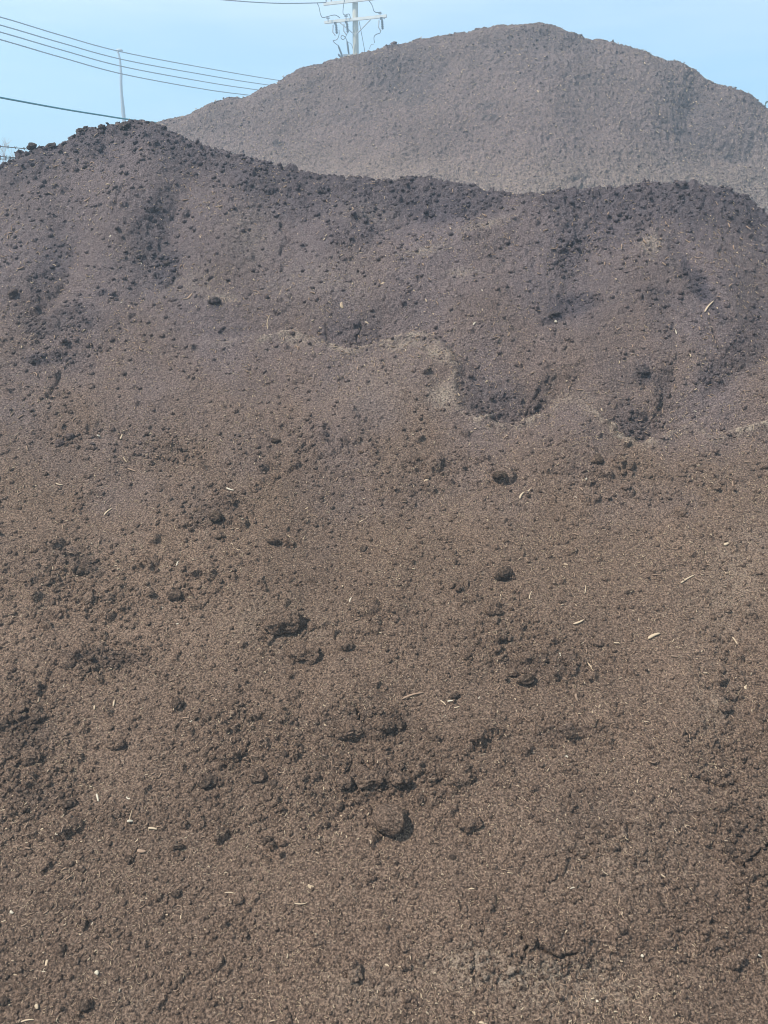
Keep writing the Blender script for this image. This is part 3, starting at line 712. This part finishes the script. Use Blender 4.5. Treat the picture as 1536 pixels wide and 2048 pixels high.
def sliver_obj(name, u1, v1, u2, v2, wpx_, mat, label, cat, group=None, where=on_near, bend=0.05, lift=0.5):
    a, na = where(u1, v1); b, nb = where(u2, v2); n = (na+nb).normalized()
    Lw = (b-a).length; wd = wpx_*px((a-CAM).length)*0.5; x = (b-a).normalized(); y = n.cross(x).normalized()
    V_ = []; 
    for i, s_ in enumerate((0, .12, .35, .6, .85, 1.0)):
        w_ = (.45, 1, 1.1, .95, .8, .25)[i]*wd; c = a.lerp(b, s_) + y*(bend*Lw*(1-(2*s_-1)**2)) + n*(wd*lift + 0.0015)
        for (cy, cz) in ((1, .0), (.7, .55), (-.6, .6), (-1, .0), (0, -.4)): V_.append(c + y*w_*cy + n*w_*cz)
    org = a.lerp(b, .5); F_ = []
    for i in range(5):
        for k in range(5): F_.append((i*5+k, i*5+(k+1) % 5, (i+1)*5+(k+1) % 5, (i+1)*5+k))
    V_ = np.array([tuple(p-org) for p in V_]); o = mesh_np(name, V_, np.array(F_), False, mat); o.location = org
    return tag(o, label, cat, group)
SL_ = [(806,1398,847,1386,6,'b','long grey-brown wood splinter right of centre, the widest one'),
 (1362,1168,1392,1150,5,'p','long pale splinter on the smooth right slope'),
 (1040,999,1050,984,6,'p','short thick pale splinter below the right crest line'),(1055,984,1064,976,4,'p','thin chip just above the short thick splinter'),
 (1150,1388,1156,1404,7,'b','curved pinkish twig piece, right of centre'),(1176,1325,1188,1344,4,'p','pale stick above the dark cluster on the right'),
 (1148,1248,1168,1240,6,'p','broad pale chip in the right central cluster'),(1297,1278,1322,1268,9,'p','crumpled pale bark scrap on the right slope'),
 (195,1588,198,1604,5,'w','whitish upright stick in the lower left'),(258,1643,270,1644,7,'w','white oval chip under a thin straw in the lower left'),
 (262,1640,268,1618,2.4,'s','thin straw rising from the white oval chip'),(300,1656,318,1660,6,'p','pink-white chip right of the white oval chip'),
 (277,1702,295,1703,9,'b','flat pinkish bark flake on the lower left slope'),(227,1413,230,1400,5,'p','forked pale splinter on the left slope'),
 (190,1411,191,1421,5,'p','short pale splinter left of the forked one'),(680,1631,700,1632,4,'p','pale stick left of the largest round clod'),
 (208,1030,222,1018,5,'p','white-pink twig on the upper left slope'),(111,967,126,970,4,'p','pale stick close to the left edge, upper slope'),
 (248,914,254,925,3,'s','short straw beside a longer curved one on the left upper slope'),(256,937,272,943,4,'b','curved grey twig on the left upper slope'),
 (452,977,468,981,5,'w','white hooked plant scrap on the left upper slope'),(355,1133,358,1122,4,'w','upright white stick in the left crumbly field'),
 (80,1130,106,1128,2.4,'b','long thin twig near the left edge'),(374,1201-6,388,1195,3,'p','thin pale sliver above the left dark clod'),
 (575,1070,586,1084,3,'s','yellow straw fragment left of centre'),(608,1080,610,1072,2.5,'s','small upright straw right of the yellow fragment'),
 (535,660,541,628,2.6,'s','long thin straw standing on the upper face, lower piece'),(550,610,566,572,2.2,'s','long thin straw on the upper face, upper piece'),
 (375,598,384,588,6,'b','tan bark chip on the left upper face'),(1410,626,1428,604,5,'p','pale stick tip beside the long dark crack'),(948,651,952,645,5,'w','white chip on the centre right upper face'),
 (1110,644,1116,645,8,'w','bright white round chip beside a black clod on the right upper face'),(1353,660,1356,668,4,'w','white upright chip on the right upper face'),
 (590,1806,616,1806,2.8,'p','thin curved pale straw low in the centre left'),(450,1786,470,1788,2.6,'p','faint straw left of the thin curved one'),
 (190,1943,196,1950,9,'w','largest white chip on the lower left slope'),(236,1980,240,1982,7,'w','round white chip right of the largest white chip'),
 (74,2010,78,2018,8,'p','cream chip near the bottom left corner'),(40,2045,70,2040,3.4,'p','long curved straw in the bottom left corner'),
 (24,1822,30,1826,6,'w','white chip near the left edge of the lower slope'),(1004,1748,1026,1747,2.4,'p','thin bent straw with a chip at its end, lower right'),
 (1138,1779,1156,1774,3,'w','short curved white straw on the lower right slope'),(1200,1741,1214,1750,3.4,'p','small pale stick right of the bent straw'),
 (1320,1748,1336,1758,4,'p','pale stick in the rough patch at the lower right'),(1514,1910,1526,1916,5,'w','white chip at the right edge near the bottom'),
 (958,2044,976,2048,5,'p','pale stick cut by the bottom edge'),(1190,2002,1196,2004,7,'w','white pebble-like chip near the bottom right'),
 (1280,1910,1284,1914,7,'w','white chip in the middle of the lower right slope'),(540,2050-8,552,2040,3,'s','straw touching the bottom edge left of centre'),
 (1275,1440,1296,1444,3,'p','pale straw on the right middle slope'),(1414,1527,1450,1532,2.2,'s','long hair-thin straw on the far right slope'),
 (1008,1469,1014,1475,3,'p','small pale chip in the right centre'),(882,1402,892,1412,4,'p','left one of three short splinters right of centre'),
 (896,1404,908,1403,5,'w','middle one of three short splinters right of centre'),(908,1417,920,1413,4,'p','right one of three short splinters right of centre'),
 (1466,1275,1476,1290,4,'p','pale splinter on the far right slope'),(1229,1285,1240,1286,4,'p','small horizontal splinter right of the dark cluster'),
 (1060,1198,1066,1182,3,'p','thin upright splinter below the oblong black clod'),(1170,1188,1172,1170,2.6,'p','thin vertical straw right of the oblong black clod'),
 (197,872,202,875,6,'w','white chip high on the left slope'),(242,880,245,870,5,'p','pinkish chip right of the white chip on the left slope'),
 (1171,958,1175,960,8,'w','white chip beside a grey lump below the right crest'),(1450,1092,1458,1088,8,'p','tan knobbly chip at the far right'),
 (112,238+10,112,249,1,'x','')]
mats = {'b': M_brownchip, 'p': M_pale, 'w': M_white, 's': M_straw}
for (a,b,c,d,w_,k,lab) in SL_:
    if k == 'x': continue
    sliver_obj('wood_splinter' if k in 'pb' else ('straw' if k == 's' else 'wood_chip'), a, b, c, d, w_*0.68, mats[k], lab, 'straw' if k == 's' else 'wood chip', bend=random.uniform(-.1, .1))
# the other noticeable chips: copies
ct = []
for k in range(12):
    L_ = 1.0; wd = random.uniform(.10, .28); bend = random.uniform(-.18, .18); V_ = []; F_ = []
    for i, s_ in enumerate((0, .12, .35, .6, .85, 1.0)):
        w_ = (.45, 1, 1.1, .95, .8, .3)[i]*wd
        for (cy, cz) in ((1, .0), (.7, .5), (-.6, .55), (-1, .0), (0, -.4)): V_.append((s_-.5, bend*(1-(2*s_-1)**2) + w_*cy, w_*cz))
    for i in range(5):
        for kk in range(5): F_.append((i*5+kk, i*5+(kk+1) % 5, (i+1)*5+(kk+1) % 5, (i+1)*5+kk))
    ct.append(mesh_np('wood_chip', np.array(V_), np.array(F_), False, (M_pale, M_white, M_straw, M_pale)[k % 4]))
def zone2(u, v):
    if v < 860: return 'small pale wood chip lying on the steep upper face of the near heap'
    if v > 1500: return 'small pale wood chip lying on the lower slope of the near heap'
    return 'small pale wood chip lying on the middle slope of the near heap'
used = set()
for i in range(165):
    k = i % 12; s = ct[k]; o = s if k not in used else s.copy()
    if k in used: C.objects.link(o)
    used.add(k)
    if i < 150:
        u = random.uniform(5, 1530); v = random.uniform(440, 2040); p, n = on_near(u, v); lab = zone2(u, v)
    else:
        u = random.uniform(700, 1530); v = random.uniform(150, 340); v = max(v, float(np.interp(u, fu, fv)) + 25); p, n = on_far(u, v); lab = 'small pale wood chip lying on the far heap'
    ln = min(14, 4.0 + random.expovariate(1/2.4))*px((p-CAM).length)
    if i >= 150: ln *= .6
    R = frame(n, random.uniform(0, 6.28)) @ Matrix.Diagonal((ln, ln*random.uniform(.6, 1), ln*.5))
    o.matrix_world = Matrix.Translation(p + n*ln*.03) @ R.to_4x4()
    tag(o, lab, 'wood chip', 'pale wood chips scattered over the heaps')

# ------------------------------------------------------------------ utility pole
M_pole = flat('weathered_pole_wood', (0.42, 0.40, 0.33), 0.85, var=0.25, scale=5)
M_arm = flat('crossarm_wood', (0.55, 0.54, 0.50), 0.8, var=0.2, scale=6)
M_wire = flat('line_wire', (0.10, 0.11, 0.12), 0.5, 0.3, var=.1)
M_iron = flat('dark_fitting', (0.07, 0.08, 0.09), 0.5, 0.4, var=.1)
M_porc = flat('grey_porcelain', (0.35, 0.37, 0.40), 0.35, var=.1)
M_galv = flat('galvanised_steel', (0.33, 0.35, 0.37), 0.5, 0.3, var=.1)
DP = 32.0
foot = at(714, 111, DP); foot.z = -0.1
up_ = empty('utility_pole', foot, 'weathered wooden utility pole with two crossarms and fuses, rising behind the far heap', 'utility pole')
ax0 = at(711, 60, DP)
MB().tube([(ax0.x, DP, -0.1), (ax0.x, DP, 5), (ax0.x, DP, 9), (ax0.x, DP, 12.0)], [.15, .13, .112, .095], 14).build('pole', M_pole, up_, True)
PX = ax0.x
def pp(u, v, d=0.0): return at(u, v, DP + d)
def arm_pt(t, z, off=-0.16):      # t metres along the crossarm, right end nearer the camera
    return Vector((PX + t*0.94, DP - t*0.34 + off, z))
zA = at(711, 41, DP).z; zB = at(711, 4, DP).z
rotA = Matrix.Rotation(-math.atan2(0.34, 0.94), 3, 'Z')
c = arm_pt(0.0, zA); MB().box(c, 2.46, .08, .09, rotA).build('crossarm', M_arm, up_)
c = arm_pt(-0.1, zB); MB().box(c, 2.3, .08, .09, rotA).build('crossarm', M_arm, up_)
for s_ in (-1, 1):
    MB().tube([arm_pt(s_*0.62, zA-.06, -.2), arm_pt(s_*0.0+.05*s_, zA-.47, -.14)], .018, 6).build('arm_brace', M_galv, up_)
def cutout(t, z):
    c0 = arm_pt(t, z-.06, -.24); m = MB()
    m.box(c0 + Vector((0,0,-.02)), .10, .07, .07); m.tube([c0+Vector((0.03,0,-.05)), c0+Vector((.05,0,-.36))], .028, 8)
    for k in range(5): 
        q_ = c0 + Vector((.034+.004*k, 0, -.09-.055*k)); m.tube([q_, q_+Vector((0,0,-.02))], .05, 10)
    o = m.build('fuse_cutout', M_iron, up_)
    MB().tube([c0+Vector((-.08,-.02,-.08)), c0+Vector((-.10,-.02,-.30)), c0+Vector((0,-.02,-.42))], .022, 8).build('fuse_tube', M_porc, o)
    o.children[0].matrix_parent_inverse = Matrix.Identity(4); o.children[0].matrix_parent_inverse = o.matrix_world.inverted() @ Matrix.Identity(4)
    return c0
for t in (-.80, -.36, 1.02): cutout(t, zA)
def lead(px_list, d=-0.22, r=0.014, name='jumper_wire'):
    MB().tube(curve_pts([pp(a, b, d) for a, b in px_list], 5), r, 6).build(name, M_wire, up_)
lead([(634,6),(638,14),(641,28),(645,35),(655,33),(670,30),(680,36)])
lead([(689,0),(687,12),(686,26),(690,30),(698,28),(701,37)])
lead([(737,0),(744,10),(748,22),(754,25),(762,24)])
lead([(678,60),(678,70),(674,79),(666,82),(675,90)])
lead([(697,60),(692,72),(687,79),(682,76),(684,71),(690,74),(694,82)])
lead([(760,60),(760,66),(752,69),(748,75),(749,86)])
lead([(748,88),(742,90),(739,98)], r=.009)
lead([(694,84),(702,88),(706,98)], r=.009)
lead([(718,42),(724,72),(730,105)], d=.2, r=.012, name='ground_wire')
for (a,b,c_,d_) in [(676,90,687,119),(694,82,698,110),(676,108,684,117)]:
    MB().tube(curve_pts([pp(a,b,-.22), pp((a+c_)/2,(b+d_)/2,-.22), pp(c_,d_,-.22)], 3), [.02,.03,.035,.035,.035,.03,.02], 8).build('surge_arrester', M_iron, up_)
MB().box(pp(703,110,-.2), 0.62, .08, .05).build('lower_bracket', M_galv, up_)
for (a, b) in ((656,36),(692,32),(760,26)):
    m = MB(); p = pp(a, b, -.2); m.tube([p+Vector((0,0,-.13)), p], .02, 8); m.tube([p+Vector((-.06,0,0)), p+Vector((.06,0,.0))], .028, 8)
    m.build('pin_insulator', M_porc, up_)
MB().tube([pp(767,36,-.4), pp(770,38,-.4), pp(769,35,-.4), pp(765,33,-.4)], .02, 6).build('arm_hook', M_galv, up_)
for t in (-1.15, -.95, -.45, .45): 
    p = arm_pt(t, zB+.06, -.16); MB().tube([p, p+Vector((0,0,.12)), p+Vector((0,0,.2))], [.02,.05,.035], 8).build('pin_insulator', M_porc, up_)

# ------------------------------------------------------------------ overhead wires
def wire(name, keys, dists, r, mat, label, cat, group=None, n=12):
    pts = curve_pts([at(u, v, d) for (u, v), d in zip(keys, dists)], n)
    o = MB().tube(pts, r, 6).build(name, mat, None, True); tag(o, label, cat, group); return o
M_line = flat('aluminium_line', (0.16, 0.18, 0.21), 0.5, 0.2, var=.05)
GW = 'four parallel power lines at the upper left'
wire('power_line', [(-160,-6),(0,34),(120,70),(240,103),(400,134),(560,161),(700,178)], [27,30,33,36,40,44.5,49], .021, M_line, 'topmost of the four thin power lines at the upper left', 'power line', GW)
wire('power_line', [(-160,8),(0,50),(120,85),(245,119),(400,148),(530,169),(700,190)], [26.5,29.5,32.5,35.5,39.5,43.5,48.5], .021, M_line, 'second from the top of the four thin power lines', 'power line', GW)
wire('power_line', [(-160,22),(0,64),(120,99),(245,133),(400,162),(510,179),(700,203)], [26,29,32,35,39,42.5,48], .021, M_line, 'third from the top of the four thin power lines', 'power line', GW)
wire('power_line', [(-160,36),(0,79),(120,114),(245,148),(400,177),(495,190),(700,214)], [25.5,28.5,31.5,34.5,38.5,41.5,47.5], .021, M_line, 'lowest of the four thin power lines', 'power line', GW)
wire('power_line', [(330,-12),(450,0),(540,6),(600,6.5),(652,5)], [30.5,31,31.5,31.8,32], .017, M_line, 'single conductor tied to the upper crossarm of the utility pole', 'power line')
M_teal = flat('teal_cable', (0.015, 0.17, 0.21), 0.5, var=.1)
wire('communication_cable', [(-160,165),(0,195),(120,217),(200,230),(275,241),(420,256)], [13,14.5,16,17,18,20], .016, M_teal, 'thick teal cable sagging behind the left mound, below the power lines', 'cable')

# ------------------------------------------------------------------ street lamp
DL = 44.0
lf = at(248, 260, DL); lamp = empty('street_lamp', (lf.x, DL, -0.1), 'slim grey street lamp with a bent top behind the left mound', 'street lamp')
MB().tube(curve_pts([Vector((lf.x, DL, -0.1)), at(246,220,DL), at(242,145,DL), at(239,115,DL), at(235.5,103,DL)], 5), [.10]*6 + [.07]*5 + [.055]*5 + [.045]*5, 10).build('lamp_post', M_galv, lamp, True)
c = at(238, 101.5, DL); m = MB(); m.tube([c+Vector((-.18,0,.0)), c+Vector((-.10,0,.03)), c+Vector((.12,0,.03)), c+Vector((.2,0,0))], [.03,.06,.07,.03], 8); m.build('lamp_head', M_galv, lamp, True)

# ------------------------------------------------------------------ barbed wire fence behind the left shoulder
fp0 = at(-90, 300, 7.0)
fence = empty('barbed_wire_fence', (fp0.x, fp0.y, -0.1), 'barbed wire fence with three rusty strands behind the left shoulder of the near heap', 'fence')
M_barb = flat('rusty_wire', (0.13, 0.11, 0.10), 0.7, 0.2, var=.3)
for keys in ([(-140,286),(-60,290),(0,293),(55,298),(140,308)], [(-140,306),(-60,310),(0,313),(40,316),(140,322)], [(-140,312),(-60,315),(0,318),(40,318),(140,326)]):
    ds = [6.7,6.8,7.0,7.15,7.4]; pts = curve_pts([at(u, v, d) for (u, v), d in zip(keys, ds)], 10); m = MB(); m.tube(pts, .0035, 6)
    for k in range(2, len(pts)-1, 3):
        p = pts[k]
        for s_ in (-1, 1): m.tube([p+Vector((-.004*s_,0,-.010)), p+Vector((.008*s_,.004,.013))], .002, 5)
    m.build('barbed_strand', M_barb, fence)
for (u, d) in ((-140, 6.7), (140, 7.4)):
    p = at(u, 305 if u < 0 else 322, d); MB().tube([(p.x, p.y+.04, -.1), (p.x, p.y+.04, p.z+.02)], .035, 10).build('fence_post', M_galv, fence, True)

# ------------------------------------------------------------------ trees
M_bark = flat('grey_bark', (0.20, 0.17, 0.16), 0.9, var=.2); M_twig = flat('bare_twigs', (0.42, 0.35, 0.34), 0.9, var=.2)
M_leaf = flat('dark_leaves', (0.05, 0.07, 0.04), 0.8, var=.4, scale=2)
def bare_tree(base, h, spread, label, leaves=False, seed=1):
    rnd = random.Random(seed); t = empty('leafy_tree' if leaves else 'bare_tree', base, label, 'tree')
    b = Vector(base); m = MB(); m.tube([b, b+Vector((.1,0,h*.25)), b+Vector((0,0,h*.5))], [.16,.12,.07], 8); m.build('trunk', M_bark, t, True)
    tw = MB(); lv = MB()
    def grow(p, d, ln, r, dep):
        q_ = p + d*ln; mid = p.lerp(q_, .5) + Vector((rnd.uniform(-.05,.05), rnd.uniform(-.05,.05), 0))*ln
        tw.tube([p, mid, q_], [r, r*.8, r*.6], 4, False)
        if dep == 0:
            if leaves:
                for _ in range(7):
                    c_ = q_ + Vector((rnd.gauss(0,.15), rnd.gauss(0,.15), rnd.gauss(0,.15))); a = Vector((rnd.uniform(-1,1), rnd.uniform(-1,1), rnd.uniform(-1,1))).normalized()*.07; e_ = a.cross(Vector((rnd.uniform(-1,1),1,rnd.uniform(-1,1)))).normalized()*.04
                    i_ = len(lv.v); lv.v += [tuple(c_-a), tuple(c_-e_), tuple(c_+a), tuple(c_+e_)]; lv.f.append((i_, i_+1, i_+2, i_+3))
            return
        for _ in range(rnd.choice((3, 3, 4))):
            nd = (d + Vector((rnd.uniform(-1,1)*spread, rnd.uniform(-1,1)*spread, rnd.uniform(-.25,.5)))).normalized()
            grow(p.lerp(q_, rnd.uniform(.55, 1)), nd, ln*rnd.uniform(.6, .8), r*.6, dep-1)
    for k in range(5):
        a = k*1.257; grow(b+Vector((0,0,h*(.3+.04*k))), Vector((math.cos(a)*.6, math.sin(a)*.6, .8)).normalized(), h*.24, .05, 4)
    o = tw.build('crown', M_twig, t)
    if leaves: lv.build('leaves', M_leaf, o)
    return t
p = at(5, 300, 40); bare_tree((p.x, 40, -.1), 7.0, .8, 'pale bare tree seen faintly behind the barbed wire at the left edge', False, 4)
p = at(1585, 200, 30); bare_tree((p.x, 30, -.1), 6.4, .6, 'dark leafy tree whose tip shows at the right edge behind the far heap', True, 9)

# ------------------------------------------------------------------ haze
hz = MB().box((0, 0, 6.0), 420, 420, 14.4)
hm = bpy.data.materials.new('haze_air'); hm.use_nodes = True; ht = hm.node_tree
for n in list(ht.nodes): ht.nodes.remove(n)
ho = ht.nodes.new('ShaderNodeOutputMaterial'); pv = ht.nodes.new('ShaderNodeVolumePrincipled')
pv.inputs['Color'].default_value = (0.62, 0.83, 1.0, 1); pv.inputs['Density'].default_value = 0.0135; pv.inputs['Anisotropy'].default_value = 0.2
ht.links.new(pv.outputs['Volume'], ho.inputs['Volume'])
tag(hz.build('haze', hm), kind='stuff')
